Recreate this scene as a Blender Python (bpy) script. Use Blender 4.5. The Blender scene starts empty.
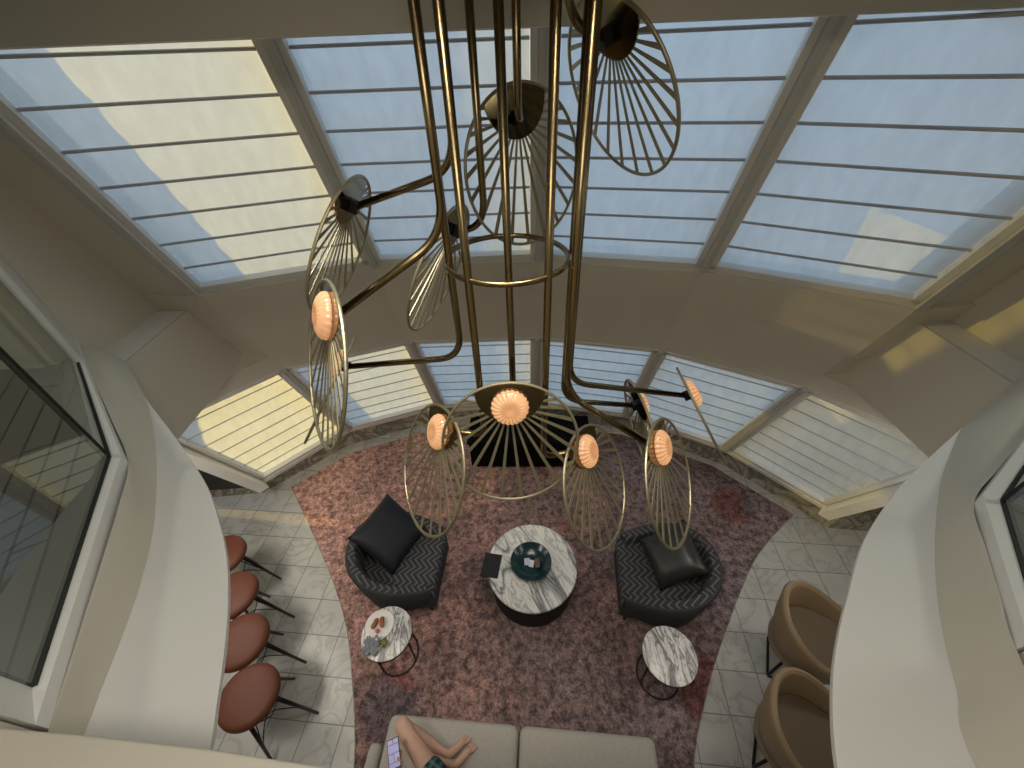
import bpy, bmesh, math, random
from mathutils import Vector as V, Matrix
R=math.radians; PI=math.pi; random.seed(7)
sc=bpy.context.scene; col=sc.collection

# ------------------------------------------------------------------ materials
def new_mat(name):
    m=bpy.data.materials.new(name); m.use_nodes=True; nt=m.node_tree
    b=nt.nodes['Principled BSDF']; return m,nt,b
def pm(name,c,rough=.6,metal=0,**kw):
    m,nt,b=new_mat(name); b.inputs['Base Color'].default_value=(*c,1); b.inputs['Roughness'].default_value=rough; b.inputs['Metallic'].default_value=metal
    for k,v in kw.items(): b.inputs[k.replace('_',' ')].default_value=v
    return m
def N(nt,t,**kw):
    n=nt.nodes.new(t)
    for k,v in kw.items():
        if k in n.inputs.keys(): n.inputs[k].default_value=v
        else: setattr(n,k,v)
    return n
def L(nt,a,b): nt.links.new(a,b)
def ramp(nt,fac,stops,interp='LINEAR'):
    r=nt.nodes.new('ShaderNodeValToRGB'); r.color_ramp.interpolation=interp; e=r.color_ramp.elements
    while len(e)<len(stops): e.new(.5)
    for i,(p,c) in enumerate(stops): e[i].position=p; e[i].color=(*c,1)
    L(nt,fac,r.inputs[0]); return r.outputs[0]
def mix(nt,f,a,b,t='MIX'):
    m=nt.nodes.new('ShaderNodeMix'); m.data_type='RGBA'; m.blend_type=t
    for s,v in ((m.inputs[0],f),(m.inputs[6],a),(m.inputs[7],b)):
        if hasattr(v,'node'): L(nt,v,s)
        elif isinstance(v,(int,float)): s.default_value=v
        else: s.default_value=(*v,1)
    return m.outputs[2]
def mth(nt,op,a,b=None,c=None):
    m=nt.nodes.new('ShaderNodeMath'); m.operation=op
    for i,v in enumerate((a,b,c)):
        if v is None: continue
        if hasattr(v,'node'): L(nt,v,m.inputs[i])
        else: m.inputs[i].default_value=v
    return m.outputs[0]
def coords(nt,kind='Object',rot=0,scale=(1,1,1)):
    t=nt.nodes.new('ShaderNodeTexCoord'); mp=nt.nodes.new('ShaderNodeMapping'); mp.inputs['Rotation'].default_value=(0,0,rot)
    m2=nt.nodes.new('ShaderNodeMapping'); m2.inputs['Scale'].default_value=scale
    L(nt,t.outputs[kind],mp.inputs[0]); L(nt,mp.outputs[0],m2.inputs[0]); return m2.outputs[0]
def bump(nt,b,h,s=.3,d=.01):
    n=nt.nodes.new('ShaderNodeBump'); n.inputs['Strength'].default_value=s; n.inputs['Distance'].default_value=d
    L(nt,h,n.inputs['Height']); L(nt,n.outputs[0],b.inputs['Normal'])

def paint(name,c,rough=.7):
    m,nt,b=new_mat(name); co=coords(nt); n=N(nt,'ShaderNodeTexNoise',Scale=2.0,Detail=3.0); L(nt,co,n.inputs['Vector'])
    L(nt,mix(nt,n.outputs[0],tuple(v*.95 for v in c),tuple(min(1,v*1.04) for v in c)),b.inputs['Base Color']); b.inputs['Roughness'].default_value=rough
    n2=N(nt,'ShaderNodeTexNoise',Scale=180.0); L(nt,co,n2.inputs['Vector']); bump(nt,b,n2.outputs[0],.05,.002); return m
M={}
M['wall']=paint('wall_paint',(.66,.62,.52)); M['white']=paint('ledge_paint',(.87,.86,.82),.55)
M['ceil']=paint('shaded_ceiling_paint',(.46,.44,.37)); M['frame']=pm('window_frame_paint',(.72,.71,.67),.4)  # ceiling and beam colour darkened to stand in for shade
M['mull']=pm('mullion_paint',(.56,.55,.51),.4)
M['batten']=pm('blind_batten',(.42,.42,.44),.5)
M['dark']=pm('black_metal',(.012,.011,.010),.4,.3); M['black']=pm('black_lacquer',(.005,.005,.006),.6); M['matte']=pm('matt_black_panel',(.002,.002,.002),.95,Specular_IOR_Level=.1)
M['brass']=pm('aged_brass',(.23,.17,.085),.27,1.0); M['brass2']=pm('satin_brass',(.34,.30,.19),.42,.8)
M['plate']=pm('polished_brass',(.22,.165,.085),.12,1.0)
M['seal']=pm('black_gasket',(.01,.01,.01),.6)

def marble(name,base,vein,scale=3.,dist=1.6,rot=.6,thr=(.44,.5,.56),rough=.32,stretch=(1,3.2,1),dark=1.):
    m,nt,b=new_mat(name); co=coords(nt,'Object',rot,stretch)
    n0=N(nt,'ShaderNodeTexNoise',Scale=scale*.7,Detail=4.0,Distortion=dist); L(nt,co,n0.inputs['Vector'])
    n1=N(nt,'ShaderNodeTexNoise',Scale=scale*2.1,Detail=6.0,Distortion=dist*.8); L(nt,co,n1.inputs['Vector'])
    a=ramp(nt,n0.outputs[0],[(thr[0],(0,0,0)),(thr[1],(1,1,1)),(thr[2],(0,0,0))])
    c=ramp(nt,n1.outputs[0],[(.46,(0,0,0)),(.5,(.8,.8,.8)),(.55,(0,0,0))])
    f=mth(nt,'MAXIMUM',a,mth(nt,'MULTIPLY',c,.7)); f=mth(nt,'MULTIPLY',f,dark)
    L(nt,mix(nt,f,base,vein),b.inputs['Base Color']); b.inputs['Roughness'].default_value=rough; return m
M['marble']=marble('white_veined_marble',(.74,.72,.67),(.13,.13,.15),2.2,.9,R(62),stretch=(.8,3.6,1))
M['marble2']=marble('white_veined_marble_small',(.78,.75,.72),(.17,.15,.16),4.5,.9,R(80),stretch=(.9,3.4,1))
M['stone']=marble('beige_grey_marble',(.42,.39,.32),(.16,.14,.11),4,2,0,(.4,.5,.62),.25,(1,1,1))

def tiles():
    m,nt,b=new_mat('marble_floor_tiles'); co=coords(nt,'Object',R(6.3))
    br=N(nt,'ShaderNodeTexBrick',Scale=1.0,offset=0.0,squash=1.0); L(nt,co,br.inputs['Vector'])
    br.inputs['Mortar Size'].default_value=.004; br.inputs['Brick Width'].default_value=.31; br.inputs['Row Height'].default_value=.31; br.inputs['Mortar Smooth'].default_value=.2
    br.inputs['Color1'].default_value=(0,0,0,1); br.inputs['Color2'].default_value=(1,1,1,1); br.inputs['Mortar'].default_value=(.5,.5,.5,1)
    # per-tile offset of the vein field
    off=nt.nodes.new('ShaderNodeVectorMath'); off.operation='MULTIPLY_ADD'
    L(nt,br.outputs['Color'],off.inputs[0]); off.inputs[1].default_value=(7,5,3); L(nt,co,off.inputs[2])
    n=N(nt,'ShaderNodeTexNoise',Scale=2.6,Detail=5.0,Distortion=1.6); L(nt,off.outputs[0],n.inputs['Vector'])
    v=ramp(nt,n.outputs[0],[(.30,(.60,.59,.56)),(.44,(.55,.54,.51)),(.485,(.42,.41,.39)),(.52,(.54,.53,.50)),(.70,(.60,.59,.56))])
    v2=mix(nt,mth(nt,'MULTIPLY',br.outputs['Color'],.22),v,(.36,.36,.35))
    L(nt,mix(nt,br.outputs['Fac'],v2,(.2,.2,.19)),b.inputs['Base Color']); b.inputs['Roughness'].default_value=.3
    return m
M['tile']=tiles()

def rug():
    m,nt,b=new_mat('distressed_rug'); co=coords(nt)
    big=N(nt,'ShaderNodeTexNoise',Scale=1.0,Detail=2.0,Distortion=.4); L(nt,co,big.inputs['Vector'])
    mid=N(nt,'ShaderNodeTexNoise',Scale=15.0,Detail=8.0,Roughness=.75); L(nt,co,mid.inputs['Vector'])
    fine=N(nt,'ShaderNodeTexNoise',Scale=55.0,Detail=5.0,Roughness=.8); L(nt,co,fine.inputs['Vector'])
    sep=nt.nodes.new('ShaderNodeSeparateXYZ'); L(nt,co,sep.inputs[0])
    # rose-to-plum dye drift, plus window-light falloff painted into the colour
    gx=mth(nt,'ADD',mth(nt,'MULTIPLY_ADD',sep.outputs[0],.11,.62),mth(nt,'MULTIPLY',sep.outputs[1],-.06)); g=mth(nt,'ADD',gx,mth(nt,'MULTIPLY_ADD',big.outputs[0],.9,-.45))
    base=ramp(nt,g,[(.1,(.66,.39,.33)),(.34,(.44,.26,.23)),(.56,(.19,.13,.12)),(.9,(.28,.22,.235))])
    vor=N(nt,'ShaderNodeTexVoronoi',Scale=1.25); L(nt,co,vor.inputs['Vector'])
    blot=ramp(nt,vor.outputs['Distance'],[(.28,(1,1,1)),(.36,(0,0,0))])
    bc=mix(nt,mth(nt,'GREATER_THAN',big.outputs[0],.5),(.20,.05,.045),(.10,.085,.11))
    c=mix(nt,mth(nt,'MULTIPLY',blot,.62),base,bc)
    dk=ramp(nt,mid.outputs[0],[(.40,(.33,.30,.32)),(.5,(.8,.8,.8)),(.62,(1.35,1.25,1.2))])
    c=mix(nt,1.0,c,dk,'MULTIPLY')
    fk=ramp(nt,fine.outputs[0],[(.38,(.45,.42,.42)),(.52,(1,1,1)),(.64,(1.6,1.5,1.45))])
    c=mix(nt,.85,c,fk,'MULTIPLY')
    L(nt,c,b.inputs['Base Color']); b.inputs['Roughness'].default_value=.95; bump(nt,b,fine.outputs[0],.4,.004); return m
M['rug']=rug()

def chevron():
    m,nt,b=new_mat('charcoal_chevron_fabric'); co=coords(nt); s=nt.nodes.new('ShaderNodeSeparateXYZ'); L(nt,co,s.inputs[0])
    x=mth(nt,'ABSOLUTE',mth(nt,'SUBTRACT',mth(nt,'FRACT',mth(nt,'MULTIPLY',s.outputs[1],7.)),.5))
    v=mth(nt,'FRACT',mth(nt,'ADD',mth(nt,'MULTIPLY',s.outputs[0],17.),mth(nt,'MULTIPLY',x,2.6)))
    f=ramp(nt,v,[(.12,(1,1,1)),(.2,(0,0,0)),(.8,(0,0,0)),(.92,(1,1,1))])
    n=N(nt,'ShaderNodeTexNoise',Scale=60.0); L(nt,co,n.inputs['Vector'])
    c=mix(nt,f,(.028,.028,.031),(.13,.13,.135)); L(nt,mix(nt,mth(nt,'MULTIPLY',n.outputs[0],.35),c,(.02,.02,.02)),b.inputs['Base Color']); b.inputs['Roughness'].default_value=.85; return m
M['chev']=chevron()
def fabric(name,c,sc_=120.,var=.25,rough=.9,sheen=0):
    m,nt,b=new_mat(name); co=coords(nt); n=N(nt,'ShaderNodeTexNoise',Scale=sc_,Detail=3.0); L(nt,co,n.inputs['Vector'])
    L(nt,mix(nt,n.outputs[0],tuple(v*(1-var) for v in c),tuple(v*(1+var) for v in c)),b.inputs['Base Color']); b.inputs['Roughness'].default_value=rough
    bump(nt,b,n.outputs[0],.2,.002); return m
M['sofa']=fabric('grey_beige_sofa_fabric',(.40,.375,.33)); M['char']=fabric('charcoal_fabric',(.035,.035,.038))
M['velvet']=fabric('black_velvet',(.006,.008,.014),90,.3,.6); M['leatherblk']=fabric('dark_leather',(.022,.022,.022),30,.3,.38)
M['terra']=fabric('terracotta_leather',(.125,.034,.015),50,.1,.6); M['tan']=fabric('tan_leather',(.30,.215,.125),40,.08,.5)
M['tanseat']=fabric('brown_seat_leather',(.095,.06,.028),40,.1,.6)

def blindmat():
    m=bpy.data.materials.new('sheer_roman_blind'); m.use_nodes=True; nt=m.node_tree; nt.nodes.clear()
    out=nt.nodes.new('ShaderNodeOutputMaterial'); co=coords(nt)
    w=N(nt,'ShaderNodeTexNoise',Scale=3.0,Detail=4.0); L(nt,coords(nt,'Object',0,(5,5,.8)),w.inputs['Vector'])
    c=mix(nt,w.outputs[0],(.70,.70,.68),(.96,.96,.94))
    t=nt.nodes.new('ShaderNodeBsdfTranslucent'); L(nt,c,t.inputs[0]); d=nt.nodes.new('ShaderNodeBsdfDiffuse'); L(nt,mix(nt,1.,c,(.8,.8,.8),'MULTIPLY'),d.inputs[0])
    tr=nt.nodes.new('ShaderNodeBsdfTransparent'); tr.inputs[0].default_value=(1,1,1,1)
    a=nt.nodes.new('ShaderNodeMixShader'); a.inputs[0].default_value=.35; L(nt,t.outputs[0],a.inputs[1]); L(nt,d.outputs[0],a.inputs[2])
    b=nt.nodes.new('ShaderNodeMixShader'); b.inputs[0].default_value=.14; L(nt,a.outputs[0],b.inputs[1]); L(nt,tr.outputs[0],b.inputs[2])
    L(nt,b.outputs[0],out.inputs[0]); return m
M['blind']=blindmat()
def panemat(name,refl,tint,rough=.0):
    m=bpy.data.materials.new(name); m.use_nodes=True; nt=m.node_tree; nt.nodes.clear(); out=nt.nodes.new('ShaderNodeOutputMaterial')
    tr=nt.nodes.new('ShaderNodeBsdfTransparent'); tr.inputs[0].default_value=(*tint,1); g=nt.nodes.new('ShaderNodeBsdfGlossy'); g.inputs['Roughness'].default_value=rough; g.inputs[0].default_value=(.9,.95,.92,1)
    fr=nt.nodes.new('ShaderNodeLayerWeight'); fr.inputs[0].default_value=refl
    mx=nt.nodes.new('ShaderNodeMixShader'); gg=nt.nodes.new('ShaderNodeNewGeometry'); L(nt,mth(nt,'MULTIPLY',fr.outputs['Fresnel'],mth(nt,'SUBTRACT',1.0,gg.outputs['Backfacing'])),mx.inputs[0]); L(nt,tr.outputs[0],mx.inputs[1]); L(nt,g.outputs[0],mx.inputs[2]); L(nt,mx.outputs[0],out.inputs[0]); return m
M['glass']=panemat('clear_window_glass',.25,(.95,.98,.97)); M['glass2']=panemat('tinted_partition_glass',.45,(.80,.83,.80))

def planks():
    m,nt,b=new_mat('dark_grey_planks'); co=coords(nt,'Object',R(60)); br=N(nt,'ShaderNodeTexBrick',Scale=1.0,offset=.4); L(nt,co,br.inputs['Vector'])
    br.inputs['Brick Width'].default_value=1.6; br.inputs['Row Height'].default_value=.11; br.inputs['Mortar Size'].default_value=.006
    br.inputs['Color1'].default_value=(.11,.10,.095,1); br.inputs['Color2'].default_value=(.17,.155,.145,1); br.inputs['Mortar'].default_value=(.02,.02,.02,1)
    L(nt,br.outputs[0],b.inputs['Base Color']); b.inputs['Roughness'].default_value=.45; return m
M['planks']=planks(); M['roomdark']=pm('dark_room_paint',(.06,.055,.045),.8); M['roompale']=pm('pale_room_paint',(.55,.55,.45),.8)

def lampglass():
    m,nt,b=new_mat('ribbed_amber_lamp_glass'); b.inputs['Base Color'].default_value=(.42,.27,.16,1); b.inputs['Roughness'].default_value=.12
    b.inputs['Transmission Weight'].default_value=.35
    g=nt.nodes.new('ShaderNodeNewGeometry'); co=coords(nt); s=nt.nodes.new('ShaderNodeSeparateXYZ'); L(nt,co,s.inputs[0])
    an=mth(nt,'ARCTAN2',s.outputs[0],s.outputs[1]); w=mth(nt,'MULTIPLY_ADD',mth(nt,'SINE',mth(nt,'MULTIPLY',an,22.)),.5,.5)
    rr=mth(nt,'SQRT',mth(nt,'ADD',mth(nt,'MULTIPLY',s.outputs[0],s.outputs[0]),mth(nt,'MULTIPLY',s.outputs[1],s.outputs[1])))
    e=ramp(nt,mth(nt,'MULTIPLY',rr,11.),[(0.,(.75,.32,.12)),(.35,(.55,.22,.09)),(.55,(1.,.55,.24)),(.8,(.8,.42,.2)),(1.,(.55,.35,.22))])
    e=mix(nt,mth(nt,'MULTIPLY',w,.7),e,(.22,.10,.045)); L(nt,e,b.inputs['Emission Color']); b.inputs['Emission Strength'].default_value=.62; return m
M['lamp']=lampglass()
M['skin']=fabric('skin',(.58,.35,.25),25,.06,.5); M['hair']=pm('dark_hair',(.03,.02,.015),.6)
def plaid():
    m,nt,b=new_mat('teal_plaid_cloth'); co=coords(nt,'Object',R(30)); s=nt.nodes.new('ShaderNodeSeparateXYZ'); L(nt,co,s.inputs[0])
    fx=mth(nt,'GREATER_THAN',mth(nt,'FRACT',mth(nt,'MULTIPLY',s.outputs[0],22.)),.6); fy=mth(nt,'GREATER_THAN',mth(nt,'FRACT',mth(nt,'MULTIPLY',s.outputs[1],22.)),.6)
    c=mix(nt,fx,(.012,.03,.035),(.04,.12,.12)); L(nt,mix(nt,mth(nt,'MULTIPLY',fy,.6),c,(.10,.2,.19)),b.inputs['Base Color']); b.inputs['Roughness'].default_value=.9; return m
M['plaid']=plaid(); M['shirt']=fabric('dark_shirt_cloth',(.05,.06,.08))
M['teal']=pm('dark_teal_glaze',(.004,.026,.030),.22); M['porc']=pm('white_porcelain',(.75,.73,.70),.2)
M['pastry']=fabric('baked_pastry',(.30,.09,.025),40,.5,.55); M['berry']=pm('red_berry',(.55,.12,.11),.4)
M['tea']=pm('green_drink',(.15,.15,.05),.2); M['tumbler']=panemat('clear_tumbler_glass',.35,(.92,.95,.93)); M['napkin']=fabric('grey_napkin_cloth',(.22,.23,.25),80)
M['steel']=pm('steel',(.5,.5,.5),.25,1.); M['cream']=fabric('cream_napkin_cloth',(.6,.58,.5),80)
M['lilac']=pm('lilac_card',(.52,.48,.62),.6); M['paper']=pm('white_card',(.62,.66,.70),.6); M['wood']=pm('brown_wood',(.12,.07,.045),.5)
def screen():
    m,nt,b=new_mat('phone_display'); co=coords(nt); br=N(nt,'ShaderNodeTexBrick',Scale=1.0); L(nt,co,br.inputs['Vector']); br.inputs['Brick Width'].default_value=.2; br.inputs['Row Height'].default_value=.045; br.inputs['Mortar Size'].default_value=.0025
    br.inputs['Color1'].default_value=(.55,.5,.75,1); br.inputs['Color2'].default_value=(.42,.40,.62,1); br.inputs['Mortar'].default_value=(.2,.18,.3,1)
    b.inputs['Base Color'].default_value=(.02,.02,.02,1); L(nt,br.outputs[0],b.inputs['Emission Color']); b.inputs['Emission Strength'].default_value=.62; return m
M['screen']=screen()

# ------------------------------------------------------------------ mesh builders
class B:
    def __init__(s): s.v=[]; s.f=[]
    def add(s,vs,fs):
        o=len(s.v); s.v+= [tuple(v) for v in vs]; s.f+=[tuple(i+o for i in f) for f in fs]; return s
    def box(s,c,d,rz=0,mat=None):
        vs=[]
        for x in (-.5,.5):
            for y in (-.5,.5):
                for z in (-.5,.5): vs.append(V((x*d[0],y*d[1],z*d[2])))
        q=Matrix.Rotation(rz,3,'Z') if mat is None else mat
        return s.add([q@v+V(c) for v in vs],[(0,1,3,2),(4,6,7,5),(0,4,5,1),(2,3,7,6),(0,2,6,4),(1,5,7,3)])
    def prism(s,poly,z0,z1):
        n=len(poly); ar=sum(poly[i][0]*poly[(i+1)%n][1]-poly[(i+1)%n][0]*poly[i][1] for i in range(n))
        if ar<0: poly=poly[::-1]
        vs=[(p[0],p[1],z0) for p in poly]+[(p[0],p[1],z1) for p in poly]
        return s.add(vs,[tuple(range(n))[::-1],tuple(range(n,2*n))]+[(i,(i+1)%n,n+(i+1)%n,n+i) for i in range(n)])
    def hexa(s,a,b):   # two quads (lists of 4 points) joined into a solid
        return s.add(list(a)+list(b),[(3,2,1,0),(4,5,6,7)]+[(i,(i+1)%4,4+(i+1)%4,4+i) for i in range(4)])
    def tube(s,pts,r,seg=10,r1=None,closed=False):
        pts=[V(p) for p in pts]; n=len(pts); rings=[]; up=None
        for i,p in enumerate(pts):
            if closed: t=pts[(i+1)%n]-pts[i-1]
            else: t=(pts[min(i+1,n-1)]-pts[max(i-1,0)])
            t.normalize()
            if up is None: up=V((0,0,1)) if abs(t.z)<.9 else V((1,0,0))
            a=up-t*up.dot(t); a.normalize(); up=a; b=t.cross(a)
            rr=r if r1 is None else r+(r1-r)*i/(n-1)
            rings.append([p+(a*math.cos(k*2*PI/seg)+b*math.sin(k*2*PI/seg))*rr for k in range(seg)])
        vs=[v for R_ in rings for v in R_]; fs=[]
        for i in range(n if closed else n-1):
            j=(i+1)%n
            for k in range(seg): k2=(k+1)%seg; fs.append((i*seg+k,i*seg+k2,j*seg+k2,j*seg+k))
        if not closed: fs+= [tuple(range(seg))[::-1],tuple(range((n-1)*seg,n*seg))]
        return s.add(vs,fs)
    def lathe(s,prof,seg=32,c=(0,0,0),scallop=0,ns=0):
        vs=[];fs=[];n=len(prof)
        for r,z in prof:
            for k in range(seg):
                a=k*2*PI/seg; q=r*(1+scallop*math.cos(ns*a)); vs.append((c[0]+q*math.cos(a),c[1]+q*math.sin(a),c[2]+z))
        for i in range(n-1):
            for k in range(seg): k2=(k+1)%seg; fs.append((i*seg+k,i*seg+k2,(i+1)*seg+k2,(i+1)*seg+k))
        if prof[0][0]>1e-4: fs.append(tuple(range(seg))[::-1])
        if prof[-1][0]>1e-4: fs.append(tuple(range((n-1)*seg,n*seg)))
        return s.add(vs,fs)
    def cushion(s,c,d,rz=0,p=2.6,n=14,m=20,mat=None):   # soft superellipsoid
        q=Matrix.Rotation(rz,3,'Z') if mat is None else mat
        sg=lambda v,e: math.copysign(abs(v)**e,v); vs=[];fs=[]; e=2/p
        for i in range(n+1):
            th=-PI/2+PI*i/n
            for k in range(m):
                ph=2*PI*k/m
                vs.append(q@V((sg(math.cos(th),.55)*sg(math.cos(ph),e*.55)*d[0]/2,sg(math.cos(th),.55)*sg(math.sin(ph),e*.55)*d[1]/2,sg(math.sin(th),.9)*d[2]/2))+V(c))
        for i in range(n):
            for k in range(m): k2=(k+1)%m; fs.append((i*m+k,i*m+k2,(i+1)*m+k2,(i+1)*m+k))
        return s.add(vs,fs)
    def build(s,name,mat,parent=None,smooth=False,bevel=0,sub=0,auto=True):
        me=bpy.data.meshes.new(name); me.from_pydata(s.v,[],s.f)
        bm=bmesh.new(); bm.from_mesh(me); bmesh.ops.remove_doubles(bm,verts=bm.verts,dist=1e-5); bmesh.ops.recalc_face_normals(bm,faces=bm.faces); bm.to_mesh(me); bm.free()
        me.materials.append(mat); o=bpy.data.objects.new(name,me); col.objects.link(o)
        if parent: o.parent=parent
        if smooth:
            for p in me.polygons: p.use_smooth=True
            if smooth!='all': me.set_sharp_from_angle(angle=R(40))
        if bevel:
            b=o.modifiers.new('b','BEVEL'); b.width=bevel; b.segments=3; b.limit_method='ANGLE'
        if sub:
            b=o.modifiers.new('s','SUBSURF'); b.levels=sub; b.render_levels=sub
        return o
def tag(o,label=None,cat=None,group=None,kind=None):
    for k,v in (('label',label),('category',cat),('group',group),('kind',kind)):
        if v: o[k]=v
    return o
def empty(name,loc=(0,0,0),rz=0,**kw):
    o=bpy.data.objects.new(name,None); o.empty_display_size=.1; col.objects.link(o); o.location=loc; o.rotation_euler=(0,0,rz); return tag(o,**kw)
def struct(o,label=None): o['kind']='structure'; 
def S(name,b,mat,label=None,cat='structure',**kw):
    o=b.build(name,mat,**kw); tag(o,label,cat,kind='structure'); return o
def copy_tree(o,parent=None):
    c=o.copy(); col.objects.link(c)
    if parent: c.parent=parent
    for ch in [x for x in col.objects if x.parent==o]: copy_tree(ch,c)
    return c
def fillet(pts,r,n=10):
    pts=[V(p) for p in pts]; out=[pts[0]]
    for i in range(1,len(pts)-1):
        a,b,c=pts[i-1],pts[i],pts[i+1]; u=(a-b).normalized(); w=(c-b).normalized()
        d=min(r,(a-b).length*.48,(c-b).length*.6)
        for k in range(n+1):
            t=k/n; p0=b+u*d; p1=b+w*d; out.append(p0*(1-t)**2+b*2*t*(1-t)+p1*t*t)
    return out+[pts[-1]]
def catmull(P,n=6,closed=False):
    P=[V(p) for p in P]; out=[]; m=len(P)
    g=lambda i: P[i%m] if closed else P[max(0,min(m-1,i))]
    for i in range(m if closed else m-1):
        p0,p1,p2,p3=g(i-1),g(i),g(i+1),g(i+2)
        for k in range(n):
            t=k/n; out.append(.5*((2*p1)+(-p0+p2)*t+(2*p0-5*p1+4*p2-p3)*t*t+(-p0+3*p1-3*p2+p3)*t**3))
    if not closed: out.append(P[-1])
    return out

# ------------------------------------------------------------------ facade (leaning polygonal glazing)
HC=4.15
J=[(-3.0,3.0),(-2.2,3.8),(-1.02,4.2),(.32,4.18),(1.52,3.86),(2.57,3.21),(3.27,2.36)]
def fp(s,z,out=0.):      # s = joint coordinate 0..6
    k=min(5,max(0,int(math.floor(s)))); t=s-k; d=HC-z
    x=J[k][0]*(1-t)+J[k+1][0]*t+.0235*(d-3.8); y=J[k][1]*(1-t)+J[k+1][1]*t+.415*(d-3.8)
    ex=V((J[k+1][0]-J[k][0],J[k+1][1]-J[k][1],0)).normalized(); m=V((.0235,.415,-1)).normalized(); n=ex.cross(m).normalized()
    if n.y<0: n=-n
    return V((x,y,z))+n*out
JU=[(-3.1,3.86)]+J[1:6]+[(3.4,3.26)]
def fslabU(b,s0,s1,z0,z1,o0,o1):
    global J
    keep=J; J=JU; fslab(b,s0,s1,z0,z1,o0,o1); J=keep
def flen(k): return math.hypot(J[k+1][0]-J[k][0],J[k+1][1]-J[k][1])
def fslab(b,s0,s1,z0,z1,o0,o1):
    b.hexa([fp(s0,z0,o0),fp(s1,z0,o0),fp(s1,z1,o0),fp(s0,z1,o0)],[fp(s0,z0,o1),fp(s1,z0,o1),fp(s1,z1,o1),fp(s0,z1,o1)])
ZT=4.75
win_i=[0]
names6=['leftmost','second from the left','left of the centre mullion','right of the centre mullion','second from the right','rightmost']
def make_window(k,z0,z1,row):
    nm_=names6[k] if row=='lower' else {1:'leftmost',2:'left of the centre mullion',3:'right of the centre mullion',4:'rightmost'}[k]
    win_i[0]+=1; L_=flen(k); j=.033/L_
    e=empty('window_%d'%win_i[0],fp(k+.5,z0),label='%s-row sloping window, %s'%(row,nm_),cat='window',kind='structure')
    base=V(e.location); ja=0 if (row=='upper' and k==1) else j; jb=0 if (row=='upper' and k==4) else j
    def rel(b): b.v=[tuple(V(v)-base) for v in b.v]; return b
    b=B()
    for (a0,a1,c0,c1) in ((k+ja,k+ja+j*1.2,z0+.02,z1-.02),(k+1-jb-j*1.2,k+1-jb-1e-4,z0+.02,z1-.02),(k+ja,k+1-jb-1e-4,z0+.0,z0+.055),(k+ja,k+1-jb-1e-4,z1-.045,z1)):
        fslab(b,a0,a1,c0,c1,-.01,.06)
    rel(b).build('window_frame',M['frame'],e)
    b=B(); fslab(b,k+ja+j*.5,k+1-jb-j*.5,z0+.03,z1-.03,.10,.106); rel(b).build('pane',M['glass'],e)
    # blind : its own thing
    zb0=z0+.06; zb1=z1-.05; s0=k+ja+j*1.3; s1=k+1-jb-j*1.3
    c=V(fp(k+.5,zb1))
    side='yellow sunlit' if k<=1 else ('pale half-sunlit' if k==2 else 'blue-white shaded')
    t=empty('roman_blind',c,label='%s sheer roman blind on the %s %s-row window'%(side,nm_,row),cat='blind',group='sheer roman blinds on the %s windows'%row)
    bl=B(); zs=[]; z=zb1
    nz=60
    first=z0+.2
    def off(zz):
        f=((zz-first)/.189)%1.0; return .035+.010*math.sin(PI*f)
    vs=[];fs=[]
    for i in range(nz+1):
        zz=zb0+(zb1-zb0)*i/nz
        for u in (s0,s1): vs.append(fp(u,zz,off(zz))-c)
    for i in range(nz): fs.append((2*i,2*i+1,2*i+3,2*i+2))
    bl.add(vs,fs); bl.build('blind_fabric',M['blind'],t,smooth='all')
    z=first
    while z<zb1:
        q=B(); q.tube([fp(s0,z,.026)-c,fp(s1,z,.026)-c],.0085 if row=='upper' else .0065,6); q.build('batten',M['batten'],t); z+=.189
Z0,Z1,Z2=.35,1.84,2.86
for k in range(6): make_window(k,Z0,Z1,'lower')
for k in range(1,5): make_window(k,Z2,ZT,'upper')
# mullions
ti=[0]
def trim(b,mat,label,**kw): ti[0]+=1; return S('trim_%d'%ti[0],b,mat,label,'trim',**kw)
for k in range(0,7):
    for (z0,z1,row) in ((Z0,Z1,'lower'),(Z2,ZT,'upper')):
        if row=='upper' and k in (0,6): continue
        b=B(); 
        if k in (0,6): continue
        wl=.031/flen(k-1); wr=.031/flen(k); _J=J
        if row=='upper': J=JU
        if row=='upper' and k==1: wl,wr=.09/1.1,.0
        if row=='upper' and k==5: wl,wr=.0,.09/1.1
        a0,a1=[fp(k-wl,z,-.035) for z in (z0,z1)]; c0,c1=[fp(k+wr,z,-.035) for z in (z0,z1)]
        d0,d1=[fp(k-wl,z,.20) for z in (z0,z1)]; e0,e1=[fp(k+wr,z,.20) for z in (z0,z1)]
        b.hexa([a0,c0,c1,a1],[d0,e0,e1,d1])
        
        a0,a1=[fp(k-wl*.35-.002,z,-.05) for z in (z0,z1)]; c0,c1=[fp(k+wr*.35,z,-.05) for z in (z0,z1)]
        d0,d1=[fp(k-wl*.35,z,-.03) for z in (z0,z1)]; e0,e1=[fp(k+wr*.35,z,-.03) for z in (z0,z1)]
        b.hexa([a0,c0,c1,a1],[d0,e0,e1,d1])
        J=_J
        trim(b,M['mull'],'grey sloping mullion between the %s windows'%row)
# spandrel wall between the rows
b=B()
for k in range(6):
    fslab(b,k,k+1,Z1,2.04,0,.2); fslabU(b,k,k+1,2.04,2.33,0,.2); fslabU(b,k,k+1,2.33,Z2,-.03,.2)
S('wall_facade',b,M['wall'],'taupe sloping wall band between the two rows of windows','wall')
# solid ends of the upper row
b=B(); fslabU(b,.05,1-.042/flen(0),Z2,ZT,-.0,.2); fslabU(b,5+.042/flen(5),5.9,Z2,ZT,-.0,.2); S('wall_facade_ends',b,M['wall'],'taupe sloping wall strips at both ends of the upper windows','wall')
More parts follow.
